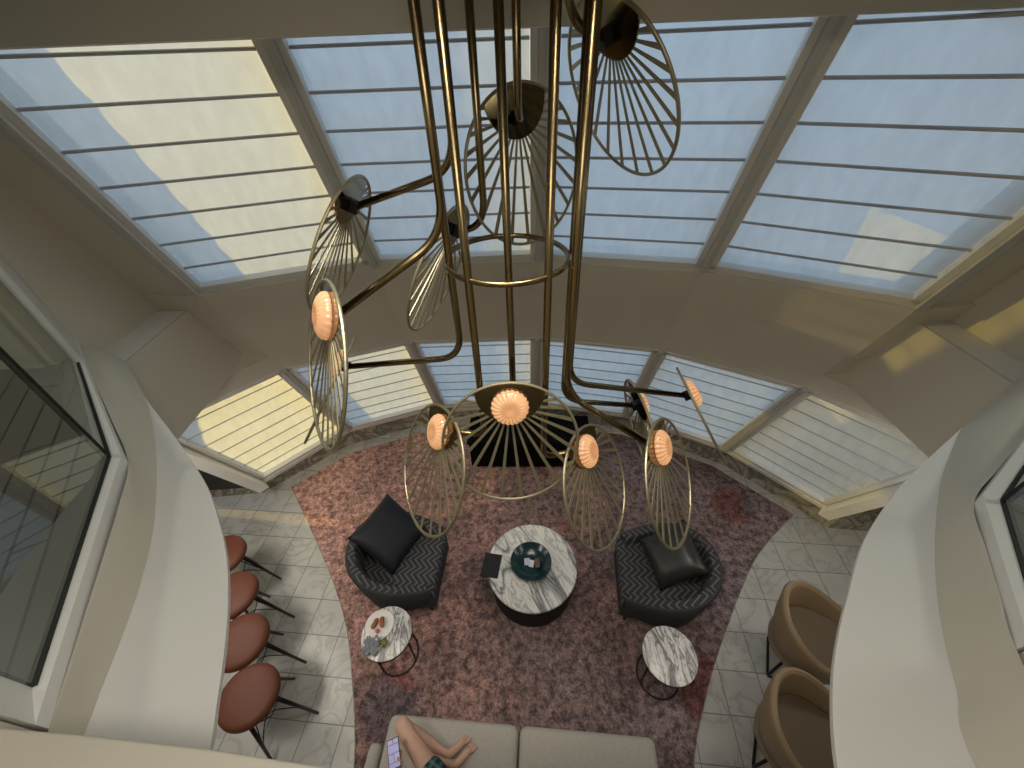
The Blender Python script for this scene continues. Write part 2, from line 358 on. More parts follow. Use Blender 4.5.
# jambs at the ends of the lower row
for (s0,s1,nm) in ((-.08,.015,'left'),(5.985,6.08,'right')):
    b=B(); fslab(b,s0,s1,Z0-.05,2.04,-.10,.075); trim(b,M['white'],'white end jamb of the lower windows, %s side'%nm)
# sill frame under lower glazing
b=B()
for k in range(6): fslab(b,k,k+1,Z0-.05,Z0+.005,-.02,.2)
trim(b,M['frame'],'pale sill rail under the lower windows')
# marble plinth
P0=[(-4.3,3.02),(-3.15,3.1),(-2.32,3.84),(-1.05,4.28),(.33,4.26),(1.58,3.95),(2.68,3.22),(3.44,2.32),(4.3,2.2)]
outer=[(-4.3,4.9),(4.3,4.9)]
b=B(); b.prism([(x,y) for x,y in P0]+[(4.3,4.9),(-4.3,4.9)],0,.295)
S('baseboard_facade',b,M['stone'],'beige marble plinth under the lower windows','baseboard')
# outer end walls beside the lower windows; left is black to paint its shade
b=B(); q_=[(-4.3,2.9),(-3.12,2.96),(-3.12,3.02),(-4.3,2.96)]; b.hexa([V((x,y,.295)) for x,y in q_],[V((x,y-.72,2.04)) for x,y in q_]); S('wall_left_recess',b,M['black'],'recessed panel left of the lower windows, black for its shade','wall')
b=B(); q_=[(4.3,2.25),(3.46,2.33),(3.46,2.40),(4.3,2.33)]; b.hexa([V((x,y,.295)) for x,y in q_],[V((x,y-.72,2.04)) for x,y in q_]); S('wall_right_recess',b,M['stone'],'stone recessed panel right of the lower windows','wall')

# ------------------------------------------------------------------ floor, rug
b=B(); b.prism([(-4.3,-2.2),(4.3,-2.2),(4.3,4.9),(-4.3,4.9)],-.1,0); S('floor',b,M['tile'],'pale marble tile floor','floor')
def circ3(p,q,r,n=24):   # arc through three points
    ax,ay=p;bx,by=q;cx,cy=r; d=2*(ax*(by-cy)+bx*(cy-ay)+cx*(ay-by))
    ux=((ax*ax+ay*ay)*(by-cy)+(bx*bx+by*by)*(cy-ay)+(cx*cx+cy*cy)*(ay-by))/d; uy=((ax*ax+ay*ay)*(cx-bx)+(bx*bx+by*by)*(ax-cx)+(cx*cx+cy*cy)*(bx-ax))/d
    rr=math.hypot(ax-ux,ay-uy); a0=math.atan2(ay-uy,ax-ux); a1=math.atan2(cy-uy,cx-ux)
    while a1-a0>PI: a1-=2*PI
    while a1-a0<-PI: a1+=2*PI
    return [(ux+rr*math.cos(a0+(a1-a0)*i/n),uy+rr*math.sin(a0+(a1-a0)*i/n)) for i in range(n+1)]
# rug edge: concave sides, faceted far edge
left=catmull([(x,y,0) for x,y in [(-2.83,3.16),(-2.09,2.19),(-1.69,1.58),(-1.48,1.09),(-1.31,.53),(-1.27,-.1),(-1.4,-.9),(-1.7,-1.6)]],8)
right=catmull([(x,y,0) for x,y in [(3.13,2.5),(2.45,2.0),(1.8,1.28),(1.48,.86),(1.24,.46),(1.14,-.1),(1.2,-.9),(1.45,-1.6)]],8)
far=[(2.5,3.23),(1.5,3.82),(.33,4.10),(-1.0,4.12),(-2.2,3.70)]
poly=[(p.x,p.y) for p in left]+[(p.x,p.y) for p in right][::-1]+far
b=B(); b.prism(poly,.0,.012); o=b.build('rug',M['rug']); tag(o,'large distressed rose and plum rug with curved sides under the seating','rug')
b=B(); pts=[V((x,y,.007)) for x,y in [(p.x,p.y) for p in left]]; b.tube(pts,.006,6); b.tube([V((p.x,p.y,.007)) for p in right],.006,6); trim(b,M['stone'],'thin stone-coloured strip along the curved rug edges')

# ------------------------------------------------------------------ side ledges, bulkheads, upper walls
ZL=2.70
Lout=[(-2.48,2.80),(-2.48,2.13),(-2.09,1.77),(-1.69,1.42),(-1.39,1.14),(-1.23,.95),(-1.12,.80),(-1.04,.66),(-.97,.51),(-.91,.35),(-.86,.20),(-.84,.0),(-.88,-.5),(-1.0,-1.0)]
Lbase=[(-2.46,2.13),(-2.09,1.77),(-1.81,1.43),(-1.63,1.17),(-1.48,.92),(-1.38,.70),(-1.32,.52),(-1.28,.38),(-1.25,.28),(-1.2,.0),(-1.2,-.6)]
LF=[(-2.70,2.17),(-2.47,1.94),(-2.2,1.68),(-1.95,1.44),(-1.69,1.18),(-1.57,.96),(-1.48,.77),(-1.36,.51),(-1.25,.27),(-1.12,.0),(-1.12,-.6)]
LG=[(-2.62,2.07),(-2.39,1.85),(-1.73,1.19),(-1.31,.35)]
Rout=[(2.70,2.18),(2.70,1.60),(2.41,1.44),(2.15,1.30),(1.80,1.10),(1.57,.96),(1.30,.76),(1.12,.58),(.99,.44),(.89,.31),(.80,.15),(.76,.0),(.76,-.5),(.85,-1.0)]
Rbase=[(2.68,1.60),(2.41,1.44),(2.15,1.30),(1.95,1.14),(1.77,.98),(1.59,.79),(1.44,.61),(1.32,.44),(1.24,.30),(1.14,.10),(1.1,-.6)]
RF=[(2.9,1.57),(2.6,1.385),(2.4,1.26),(2.17,1.12),(1.92,.97),(1.68,.82),(1.56,.64),(1.47,.50),(1.38,.36),(1.29,.10),(1.28,-.6)]
RG=[(2.9,1.53),(2.01,.99),(1.72,.81),(1.44,.43)]
def sm(P,n=5): return [(p.x,p.y) for p in catmull([(x,y,0) for x,y in P],n)]
for nm,out,basep,fr,sx in (('left',Lout,Lbase,LF,-1),('right',Rout,Rbase,RF,1)):
    poly=out[:1]+sm(out[1:])
    b=B(); b.prism(poly+[(sx*3.6,-1.0),(sx*3.6,out[0][1]-.5*0)],ZL-.018,ZL)
    trim(b,M['white'],'white curved ledge over the %s bar'%nm)
    # curved cove between ledge and window frame
    A=sm(basep); C=sm(fr); n=min(len(A),len(C)); b=B(); vs=[];fs=[];m=8
    for i in range(n):
        a=V((*A[i],ZL+.001)); c=V((*C[i],2.82))
        for j in range(m+1):
            t=j/m; vs.append(V((a.x+(c.x-a.x)*t,a.y+(c.y-a.y)*t,a.z+(c.z-a.z)*(math.sin(t*PI/2)**.8))))
    for i in range(n-1):
        for j in range(m): q=i*(m+1)+j; fs.append((q,q+1,q+m+2,q+m+1))
    b.add(vs,fs); trim(b,M['wall'],'curved cove rising from the %s ledge to the window frame'%nm,smooth='all')
# bulkheads : vertical faces at x=-2.46 / 2.68
def bulk(x0,x1,s,yend,nm):
    def yf(z): return (3.83 if s<0 else 3.22)+.415*((HC-z)-3.8)+.03
    b=B(); q0=[V((x0,yend,2.04)),V((x0,yf(2.04)-.02,2.04)),V((x0,yf(2.699)-.02,2.699)),V((x0,yend,2.699))]; dy=.75*(1 if s<0 else 1)
    q1=[V((x1,p.y-(.1 if i in (1,2) else 0),p.z)) for i,p in enumerate(q0)]; b.hexa(q0,q1); trim(b,M['wall'],'boxed bulkhead under the %s upper wall'%nm)
bulk(-2.46,-3.4,-1,.6,'left'); bulk(2.68,3.7,1,.4,'right')
# upper side walls
b=B(); b.hexa([V((-2.7,1.99,ZL)),V((-2.7,2.92,ZL)),V((-2.7,2.07,ZT)),V((-2.7,1.99,ZT))],[V((-2.9,1.99,ZL)),V((-2.9,2.92,ZL)),V((-2.9,2.07,ZT)),V((-2.9,1.99,ZT))]); S('wall_left',b,M['wall'],'beige upper side wall on the left','wall')
b=B(); b.hexa([V((2.9,1.40,ZL)),V((2.9,2.28,ZL)),V((2.9,1.45,ZT)),V((2.9,1.40,ZT))],[V((3.1,1.4,ZL)),V((3.1,2.28,ZL)),V((3.1,1.45,ZT)),V((3.1,1.40,ZT))]); S('wall_right',b,M['wall'],'beige upper side wall on the right, catching the sun','wall')
# upper interior windows over the ledges
def side_window(i,fr,gl,sx,near,label):
    win_i[0]+=1; e=empty('window_%d'%win_i[0],(gl[1][0],gl[1][1],2.82),label=label,cat='window',kind='structure'); base=V(e.location)
    rel=lambda b:(setattr(b,'v',[tuple(V(v)-base) for v in b.v]),b)[1]
    F=[V((*p,0)) for p in fr]; G=[V((*p,0)) for p in gl]
    b=B()   # sill board
    b.prism([(p.x,p.y) for p in F]+[(p.x,p.y) for p in G][::-1],2.62,2.865); 
    b.prism([(p.x,p.y) for p in F]+[(p.x,p.y) for p in G][::-1],4.58,4.72)
    rel(b).build('window_frame',M['white'],e)
    b=B() # near jamb
    u=(G[-1]-G[-2]).normalized(); o_=V((sx,0,0)); f=F[-1]; g=G[-1]
    b.prism([(g.x,g.y),(f.x,f.y),(f.x+sx*.34,f.y-.02),(g.x+sx*.30,g.y-.0)],2.60,4.58); rel(b).build('window_jamb',M['white'],e)
    b=B() # far jamb
    w=(G[1]-G[0]).normalized(); b.prism([(F[0].x,F[0].y),(F[1].x,F[1].y),(G[1].x,G[1].y),(G[0].x,G[0].y)],2.865,4.58); rel(b).build('window_jamb',M['frame'],e)
    for a,c in ((G[1],G[2]),(G[2],G[3])):
        n=V((-(c-a).y,(c-a).x,0)).normalized()*.006; d=(c-a).normalized()*.006
        b=B(); b.prism([((a+d+n).x,(a+d+n).y),((c-d+n).x,(c-d+n).y),((c-d-n).x,(c-d-n).y),((a+d-n).x,(a+d-n).y)],2.866,4.58); rel(b).build('pane',M['glass2'],e)
        b=B(); b.prism([((a+n*2).x,(a+n*2).y),((c+n*2).x,(c+n*2).y),((c-n*2).x,(c-n*2).y),((a-n*2).x,(a-n*2).y)],2.865,2.872); rel(b).build('gasket',M['seal'],e)
    b=B(); p=G[2]; b.prism([(p.x-.009,p.y-.009),(p.x+.009,p.y-.009),(p.x+.009,p.y+.009),(p.x-.009,p.y+.009)],2.866,4.58); rel(b).build('gasket',M['seal'],e)
side_window(0,[(-2.70,2.17),(-2.47,1.94),(-1.69,1.18),(-1.25,.27)],[(-2.76,2.12),(-2.46,1.895),(-1.74,1.17),(-1.33,.35)],-1,.3,'faceted dark interior window above the left ledge')
side_window(1,[(2.9,1.57),(2.6,1.385),(1.68,.82),(1.38,.36)],[(2.95,1.53),(2.60,1.34),(1.73,.79),(1.45,.39)],1,.3,'faceted dark interior window above the right ledge')
# near walls beyond the windows towards the viewer
b=B(); b.prism([(-1.262,.262),(-1.66,.30),(-1.6,-.5),(-1.12,-.5),(-1.12,.0)],ZL,ZT); S('wall_left_near',b,M['wall'],'beige wall end below and beside the left interior window','wall')
b=B(); b.prism([(1.385,.352),(1.75,.40),(1.7,-.5),(1.275,-.5),(1.29,.09)],ZL,ZT); S('wall_right_near',b,M['wall'],'beige wall end beside the right interior window','wall')
# rooms behind the interior windows
for sx,nm in ((-1,'left'),(1,'right')):
    b=B(); x0=sx*1.3;x1=sx*5
    if sx<0: poly=[(-2.74,2.10),(-1.76,1.16),(-1.36,.3),(-1.5,-1),(-5,-1),(-5,2.1)]
    else: poly=[(2.95,1.5),(1.76,.78),(1.47,.36),(1.6,-1),(5,-1),(5,1.5)]
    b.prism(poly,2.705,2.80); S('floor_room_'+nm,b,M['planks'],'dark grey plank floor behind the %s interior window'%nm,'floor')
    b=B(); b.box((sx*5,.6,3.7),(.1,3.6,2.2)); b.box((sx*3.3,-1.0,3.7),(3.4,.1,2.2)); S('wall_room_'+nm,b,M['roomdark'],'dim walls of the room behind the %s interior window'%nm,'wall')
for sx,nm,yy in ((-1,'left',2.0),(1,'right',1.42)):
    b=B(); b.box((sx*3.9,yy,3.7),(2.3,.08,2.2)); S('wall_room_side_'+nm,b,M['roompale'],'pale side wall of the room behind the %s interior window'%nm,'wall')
# parapet near the viewer
b=B(); b.prism([(-1.26,.25),(-1.04,.23),(-.72,.195),(-.39,.15),(.75,.0),(.75,-.28),(-1.26,-.28)],2.83,2.95); trim(b,M['wall'],'beige parapet top at the bottom left',bevel=.006)
b=B(); b.prism([(-1.2,-.02),(.75,-.16),(.75,-.25),(-1.2,-.12)],2.5,2.83); trim(b,M['wall'],'beige parapet wall below its top')
# lower walls, upper floor, ceiling, beam
b=B(); b.box((-4.3,.35,1.3),(.1,5.1,2.7)); S('wall_left_lower',b,M['wall'],'lower side wall behind the left bar','wall')
b=B(); b.box((4.3,1.3,1.3),(.1,7,2.7)); S('wall_right_lower',b,M['wall'],'lower side wall behind the right bar','wall')
b=B(); b.box((0,-2.2,2.3),(8.7,.1,4.8)); S('wall_back',b,M['wall'],'back wall behind the viewer','wall')
b=B(); b.box((0,-1.3,2.40),(8.6,1.8,.2)); S('floor_upper',b,M['tile'],'upper landing floor behind the viewer','floor')
b=B(); b.prism([(-5.2,-2.2),(5.2,-2.2),(5.2,2.3),(-5.2,2.3)],ZT,ZT+.12); S('ceiling',b,M['ceil'],'ceiling above the atrium','ceiling')
b=B(); b.prism([(-2.25,1.95),(2.0,1.95),(2.0,2.05),(-2.25,2.12)],4.2196,ZT); trim(b,M['ceil'],'beam with shade-darkened paint in front of the tops of the upper windows')

# ------------------------------------------------------------------ chandelier
CX,CY=.0,1.5
ch=empty('chandelier',(CX,CY,ZT),label='tall brass chandelier of bundled rods with round wire-spoked disc lamps',cat='chandelier')
cb=V((CX,CY,ZT))
def rod(pts,name='rod',r=.0145,f=.13):
    b=B(); b.tube([p-cb for p in fillet(pts,f,12)],r,12); return b.build(name,M['brass'],ch,smooth='all')
b=B(); b.lathe([(0,0),(.33,0),(.33,-.03),(.30,-.05),(0,-.05)],48); b.build('ceiling_canopy',M['brass'],ch,smooth=True)
b=B(); b.tube([V((.235*math.cos(a),.235*math.sin(a),3.545-ZT)) for a in [i*2*PI/64 for i in range(64)]],.011,10,closed=True); b.build('ring',M['brass'],ch,smooth='all')
b=B(); b.tube([V((.235*math.cos(a),.235*math.sin(a),4.45-ZT)) for a in [i*2*PI/64 for i in range(64)]],.011,10,closed=True); b.build('ring',M['brass'],ch,smooth='all')
HUB=.19; RR=.3
def shade_meshes():
    rim=B(); rim.tube([V((RR*math.cos(a),RR*math.sin(a),0)) for a in [i*2*PI/72 for i in range(72)]],.0068,8,closed=True)
    # flat spokes from the hub to the rim
    ns=31; h=V((0,HUB,0)); pc=V((0,.265,0)); pr_=.150
    def hit(o,d,c,r):
        q=o-c; bb=q.dot(d); return -bb+math.sqrt(bb*bb-(q.dot(q)-r*r))
    for i in range(ns):
        a=-PI/2+(i+.5)*2*PI/ns; d=V((math.cos(a),math.sin(a),0)); t=hit(h,d,V((0,0,0)),RR); q=hit(h,d,pc,pr_)-.004
        if t<q+.012: continue
        p0=h+d*q; p1=h+d*t; w0=V((-d.y,d.x,0))*.0042; w=V((-d.y,d.x,0))*.0085; z=V((0,0,.002))
        rim.add([p0-w0-z,p0+w0-z,p1+w-z,p1-w-z,p0-w0+z,p0+w0+z,p1+w+z,p1-w+z],[(3,2,1,0),(4,5,6,7),(0,1,5,4),(1,2,6,5),(2,3,7,6),(3,0,4,7)])
    plate=B(); pts=[]
    for i in range(96):
        a=i*2*PI/96; d=V((math.cos(a),math.sin(a),0)); p=h+d*min(hit(h,d,V((0,0,0)),RR),hit(h,d,pc,pr_)); pts.append((p.x,p.y))
    plate.prism(pts,-.0035,.0035)
    gl=B(); prof=[(.078,.006),(.080,.012),(.077,.024),(.066,.035),(.049,.043),(.028,.048),(.012,.044),(0,.042)]
    gl.lathe(prof,88,(0,0,0),.035,22)
    bulb=B(); bulb.lathe([(0,.0),(.02,.0),(.022,.012),(.015,.03),(.006,.036),(0,.037)],16)
    br=B(); br.box((0,HUB,-.02),(.035,.05,.035))
    return rim,plate,gl,bulb,br
proto=None
def shade(C_,n,hub):
    global proto
    C_,n,hub=V(C_)-cb,V(n).normalized(),V(hub)-cb
    u=hub-C_; u=(u-n*u.dot(n)).normalized(); x=u.cross(n); m=Matrix((x,u,n)).transposed().to_4x4(); m.translation=C_
    if proto is None:
        rim,plate,gl,bulb,br=shade_meshes(); s=rim.build('spoked_shade',M['brass2'],ch); pl=plate.build('shade_plate',M['plate'],s)
        g=gl.build('lamp_glass',M['lamp'],s,smooth='all'); g.location=(0,HUB,0); k=br.build('bracket',M['dark'],s,bevel=.004); proto=s
    else: s=copy_tree(proto,ch)
    s.matrix_local=m; return C_+u*HUB+cb-n*.022
D=[ # centre, outward normal, hub, rod x,y, corner lift
 ('S6',(-.017,1.208,2.805),(.01,-.96,.28),(-.012,1.267,3.008),(.004,1.42)),
 ('S4',(.096,1.888,3.765),(-.59,.8,-.13),(.066,1.897,3.949),(.06,1.73)),
 ('S5',(.434,1.793,4.016),(.83,.36,.43),(.378,1.746,4.166),(.20,1.60)),
 ('S1',(-.707,1.722,3.526),(-.9,.11,.43),(-.621,1.725,3.703),(-.178,1.653)),
 ('S2',(-.669,1.173,3.302),(-.81,-.45,.37),(-.603,1.225,3.508),(-.209,1.392)),
 ('S3',(-.311,1.772,3.386),(-.89,.29,.36),(-.213,1.824,3.582),(-.086,1.719)),
 ('S7',(-.395,1.209,2.659),(-.79,-.39,.48),(-.332,1.295,2.833),(-.137,1.309)),
 ('S8',(.402,1.205,2.483),(.77,-.4,.5),(.345,1.294,2.642),(.141,1.312)),
 ('S9',(.736,1.165,2.548),(.78,-.41,.48),(.671,1.24,2.719),(.240,1.36)),
 ('S10',(.753,1.637,2.418),(.97,.08,.24),(.698,1.655,2.634),(.262,1.56)),
 ('S11',(1.097,1.68,2.479),(.849,-.03,.527),(.98,1.68,2.64),(.265,1.45)),
 ('S2b',(-.962,1.651,2.803),(-.821,-.013,.571),(-.85,1.65,2.95),(-.215,1.45)),
]
for nm,C_,n,h,(x,y) in D:
    e=shade(C_,n,h)
    zc={'S1':3.82,'S2':3.675,'S3':3.60,'S5':4.21,'S9':2.96,'S10':2.74,'S11':2.95,'S2b':3.12}.get(nm,e.z)
    pts=[V((x,y,ZT-.03)),V((x,y,zc)),e]
    if nm in ('S6','S7','S8'): w_=e-V(n).normalized()*.09; pts=[V((x,y,ZT-.03)),V((x,y,w_.z)),w_,e]
    rod(pts,'arm',f=.12)
# short straight rods completing the bundle
for x,y,zb in ((-.174,1.658,3.4),(.178,1.654,3.3)): pass

# ------------------------------------------------------------------ furniture
def round_table(name,loc,rt,h,mat,rz,label,cat,wood=False,group=None):
    t=empty(name,loc,rz,label=label,cat=cat,group=group); return t
# coffee table
t=empty('coffee_table',(.12,1.83,.012),label='round marble-topped coffee table with black drum base on the rug',cat='coffee table')
b=B(); b.lathe([(0,.385),(.41,.385),(.42,.392),(.42,.413),(.412,.42),(0,.42)],64); b.build('tabletop',M['marble'],t,smooth=True)
b=B(); b.lathe([(0,0),(.37,0),(.39,.02),(.39,.36),(.375,.385),(0,.385)],64); b.build('base',M['black'],t,smooth=True)
b=B(); b.lathe([(0,.006),(.08,0),(.085,.0),(.15,.03),(.183,.065),(.188,.068),(.19,.064),(.155,.022),(.09,-.012),(0,-.012)],48)
TZ=.012+.42
o=b.build('bowl',M['teal'],smooth='all'); o.location=(.11,1.83,TZ+.013); tag(o,'dark teal glazed bowl in the middle of the marble coffee table','bowl')
def card(name,loc,d,rz,mat,label,cat,tilt=0):
    b=B(); b.box((0,0,d[2]/2),d); o=b.build(name,mat,bevel=.002); o.location=loc; o.rotation_euler=(tilt,0,rz); tag(o,label,cat); return o
card('card_box',(.075,1.845,TZ+.022),(.052,.065,.018),.0,M['lilac'],'small lilac card box lying in the teal bowl','card box')
card('card_box',(.115,1.825,TZ+.024),(.045,.065,.016),-.25,M['paper'],'white printed card box beside the lilac one in the teal bowl','card box')
b=B(); b.cushion((0,0,.016),(.05,.095,.03)); o=b.build('wooden_box',M['wood'],smooth='all'); o.location=(.170,1.825,TZ+.026); tag(o,'oval brown wooden piece on the right in the teal bowl','box')
card('menu_folder',(-.262,1.838,TZ),(.165,.225,.012),-.2,M['black'],'flat black menu folder on the left edge of the coffee table','folder')

# side tables
def side_table(loc,rt,h,rz,label,rx=1.):
    t=empty('side_table',loc,rz,label=label,cat='side table',group='marble side tables beside the armchairs')
    b=B(); b.lathe([(0,h-.022),(rt-.006,h-.022),(rt,h-.016),(rt,h-.004),(rt-.006,h),(0,h)],48); b.build('tabletop',M['marble2'],t,smooth=True)
    b=B(); b.tube([V((rt*.97*math.cos(a),rt*.97*math.sin(a),h-.03)) for a in [i*2*PI/48 for i in range(48)]],.008,8,closed=True); b.build('rim',M['dark'],t,smooth='all')
    r0=rt*.93
    a=[R(-150),R(-30)]
    for A in (R(205),R(335)):
        b=B(); b.tube([V((r0*math.cos(A),r0*math.sin(A),h-.03)),V((r0*.9*math.cos(A),r0*.9*math.sin(A),.01))],.008,8); b.build('leg',M['dark'],t,smooth='all')
    for A in (R(90),):
        b=B(); b.tube([V((r0*math.cos(A),r0*math.sin(A),h-.03)),V((r0*.9*math.cos(A),r0*.9*math.sin(A),.01))],.008,8); b.build('leg',M['dark'],t,smooth='all')
    b=B(); b.tube([V((r0*.9*math.cos(q),r0*.9*math.sin(q),.01)) for q in [i*2*PI/40 for i in range(40)]],.008,8,closed=True); b.build('foot_ring',M['dark'],t,smooth='all')
    return t
side_table((-1.11,1.275,.012),.205,.50,.1,'marble side table with breakfast dishes, in front of the left armchair')
side_table((1.14,1.04,.012),.205,.50,-.1,'bare white-veined marble side table in front of the right armchair')
SZ=.512
b=B(); b.lathe([(0,.004),(.07,.0),(.075,.002),(.115,.016),(.118,.02),(.113,.02),(.075,.009),(0,.009)],40); o=b.build('plate',M['porc'],smooth='all'); o.location=(-1.175,1.33,SZ+.001); tag(o,'white porcelain plate with pastries on the left side table','plate')
for i,(x,y,rz,w) in enumerate(((-1.212,1.335,-.35,'left'),(-1.155,1.345,.2,'right'))):
    b=B(); b.cushion((0,0,.022),(.038,.085,.036),p=2.); o=b.build('pastry',M['pastry'],smooth='all'); o.location=(x,y,SZ+.010); o.rotation_euler=(0,0,rz); tag(o,'glazed brown pastry on the %s of the white plate'%w,'pastry',group='pastries on the plate')
b=B(); b.lathe([(0,0),(.010,.002),(.018,.012),(.016,.024),(.006,.03),(0,.03)],16); o=b.build('strawberry',M['berry'],smooth='all'); o.location=(-1.18,1.28,SZ+.010); tag(o,'pale red strawberry in front of the pastries on the plate','fruit')
t=empty('tumbler',(-1.10,1.185,SZ),label='clear tumbler of green drink on the left side table',cat='glass')
b=B(); b.lathe([(0,0),(.028,0),(.034,.09),(.031,.09),(.026,.006),(0,.006)],24); b.build('glass_body',M['tumbler'],t,smooth='all')
b=B(); b.lathe([(0,.007),(.025,.007),(.0285,.062),(0,.062)],24); b.build('drink',M['tea'],t,smooth='all')
b=B(); vs=[];fs=[];n=14
for i in range(n+1):
    for j in range(n+1):
        u=i/n-.5;w=j/n-.5; vs.append((u*.12+.01*math.sin(w*17),w*.13+.012*math.sin(u*13),.018+.012*math.sin(u*31+w*9)+.008*math.sin(w*37-u*12)))
for i in range(n):
    for j in range(n): q=i*(n+1)+j; fs.append((q,q+1,q+n+2,q+n+1))
b.add(vs,fs); o=b.build('napkin',M['napkin'],smooth='all'); so=o.modifiers.new('s','SOLIDIFY'); so.thickness=.004; o.location=(-1.205,1.175,SZ+.004); tag(o,'crumpled grey napkin on the front of the left side table','napkin')
for i,(x,w,rz) in enumerate(((-1.035,'fork',-.15),(-1.005,'knife',-.12))):
    b=B(); b.tube([V((0,-.09,.004)),V((0,.03,.005))],.0035,8)
    if w=='fork':
        for q in (-.007,0,.007): b.tube([V((q,.04,.005)),V((q,.09,.004))],.0016,6)
        b.box((0,.035,.005),(.017,.014,.002))
    else: b.box((0,.06,.004),(.012,.07,.0025))
    o=b.build(w,M['steel'],smooth=True); o.location=(x,1.30,SZ+.001); o.rotation_euler=(0,0,rz); tag(o,'steel %s lying right of the plate on the side table'%w,w)

# tub armchairs
def shell_mesh(path,ztop,zbot,th,lean=.04,n=5,dip=None):
    # path: local xy points around the back, ztop/zbot: functions of fraction
    P=catmull([V((x,y,0)) for x,y in path],n); m=len(P); b=B(); vs=[];fs=[]; prof=9
    for i,p in enumerate(P):
        t=(P[min(i+1,m-1)]-P[max(i-1,0)]).normalized(); nn=V((t.y,-t.x,0)); f=i/(m-1); zt=ztop(f); zb=zbot(f)
        if nn.dot(p)<0: nn=-nn
        ring=[(p+nn*(-lean),zb),(p+nn*.0,zb+(zt-zb)*.5),(p+nn*lean*.6,zt-.03),(p+nn*(lean*.6-.012),zt-.006),(p+nn*(lean*.6-th*.5),zt),(p+nn*(lean*.6-th+.012),zt-.006),(p+nn*(lean*.6-th),zt-.03),(p+nn*(-th),zb+(zt-zb)*.45),(p+nn*(-lean-th),zb)]
        vs+=[V((q.x,q.y,z)) for q,z in ring]
    for i in range(m-1):
        for j in range(prof): a=i*prof+j; c=i*prof+(j+1)%prof; fs.append((a,c,c+prof,a+prof))
    fs+=[tuple(range(prof))[::-1],tuple(range((m-1)*prof,m*prof))]
    return b.add(vs,fs)
def armchair(loc,rz,label,cush):
    t=empty('armchair',loc,rz,label=label,cat='armchair',group='charcoal tub armchairs beside the coffee table')
    path=[(.36,.31),(.22,.36),(.03,.395),(-.16,.37),(-.32,.26),(-.405,.09),(-.405,-.09),(-.32,-.26),(-.16,-.37),(.03,-.395),(.22,-.36),(.36,-.31)]
    sm_=lambda f: math.sin(PI*f)
    zt=lambda f:.50+.20*sm_(f)**1.3
    shell_mesh(path,zt,lambda f:.15,.075,.03).build('shell',M['char'],t,smooth=True)
    # patterned upholstery cap along the arms and inner back
    shell_mesh([(x*.985,y*.985) for x,y in path],lambda f:zt(f)+.006,lambda f:.40,.085,.012).build('upholstery',M['chev'],t,smooth=True)
    sp=[(.40,.30),(.1,.335),(-.15,.31),(-.30,.18),(-.33,0),(-.30,-.18),(-.15,-.31),(.1,-.335),(.40,-.30)]
    S_=[(p.x,p.y) for p in catmull([V((x,y,0)) for x,y in sp],5)]
    b=B(); b.prism(S_,.30,.43); b.build('seat',M['chev'],t,bevel=.025,smooth=False)
    b=B(); b.prism([(x*.97,y*.98) for x,y in S_],.14,.30); b.build('seat_base',M['char'],t)
    for x,y in ((.32,.27),(.32,-.27),(-.24,.24),(-.24,-.24)):
        b=B(); b.lathe([(0,0),(.013,0),(.022,.15),(0,.15)],12,(x,y,0)); b.build('leg',M['black'],t,smooth=True)
    return t
armchair((-1.15,1.94,.012),R(-6),'charcoal chevron tub armchair on the left of the coffee table','x')
armchair((1.32,1.71,.012),R(172),'charcoal chevron tub armchair on the right of the coffee table','x')
def pillow(loc,rot,d,mat,label):
    b=B(); n=18; vs=[];fs=[]
    for sgn in (1,-1):
        for i in range(n+1):
            for j in range(n+1):
                u=-1+2*i/n; w=-1+2*j/n; e=max(0,(1-abs(u)**3.5)*(1-abs(w)**3.5)); pin=1-.07*(1-abs(w)**2 if abs(u)>.99 else 0)
                vs.append((u*d[0]/2*(1-.06*(1-w*w)*abs(u)),w*d[1]/2*(1-.06*(1-u*u)*abs(w)),sgn*d[2]/2*e**.55))
    for s_ in range(2):
        for i in range(n):
            for j in range(n): q=s_*(n+1)**2+i*(n+1)+j; fs.append((q,q+1,q+n+2,q+n+1))
    b.add(vs,fs); o=b.build('cushion',mat,smooth='all'); o.location=loc; o.rotation_mode='QUATERNION'; o.rotation_quaternion=V(rot[:3]).normalized().to_track_quat('Z','Y') @ Matrix.Rotation(R(rot[3]),3,'Z').to_quaternion(); tag(o,label,'cushion'); return o
pillow((-1.23,2.10,.63),(.50,-.30,.80,2),(.54,.54,.17),M['velvet'],'black velvet cushion leaning in the left armchair')
pillow((1.38,1.78,.62),(-.55,-.22,.80,-15),(.48,.46,.20),M['leatherblk'],'dark glossy cushion leaning in the right armchair')

# sofa
sf=empty('sofa',(-.045,.66,.012),R(-5.8),label='grey-beige two-seat sofa at the bottom of the view',cat='sofa')
for sx in (-1,1):
    b=B(); b.box((sx*.475,-.33,.36),(.94,.68,.17)); b.build('seat_cushion',M['sofa'],sf,bevel=.05,smooth='all')
    b=B(); b.box((sx*.475,-.72,.60),(.93,.18,.42)); b.build('back_cushion',M['sofa'],sf,bevel=.06,smooth='all')
    b=B(); b.box((sx*.995,-.53,.265),(.09,.74,.37)); b.build('arm',M['sofa'],sf,bevel=.035,smooth='all')
b=B(); b.box((0,-.40,.17),(1.88,.74,.20)); b.build('base',M['sofa'],sf,bevel=.02)
b=B(); b.box((0,-.86,.42),(2.1,.12,.70)); b.build('back_frame',M['sofa'],sf,bevel=.04)
for x in (-.85,.85):
    for y in (-.08,-.8):
        b=B(); b.lathe([(0,0),(.015,0),(.02,.075),(0,.075)],12,(x,y,0)); b.build('leg',M['black'],sf)

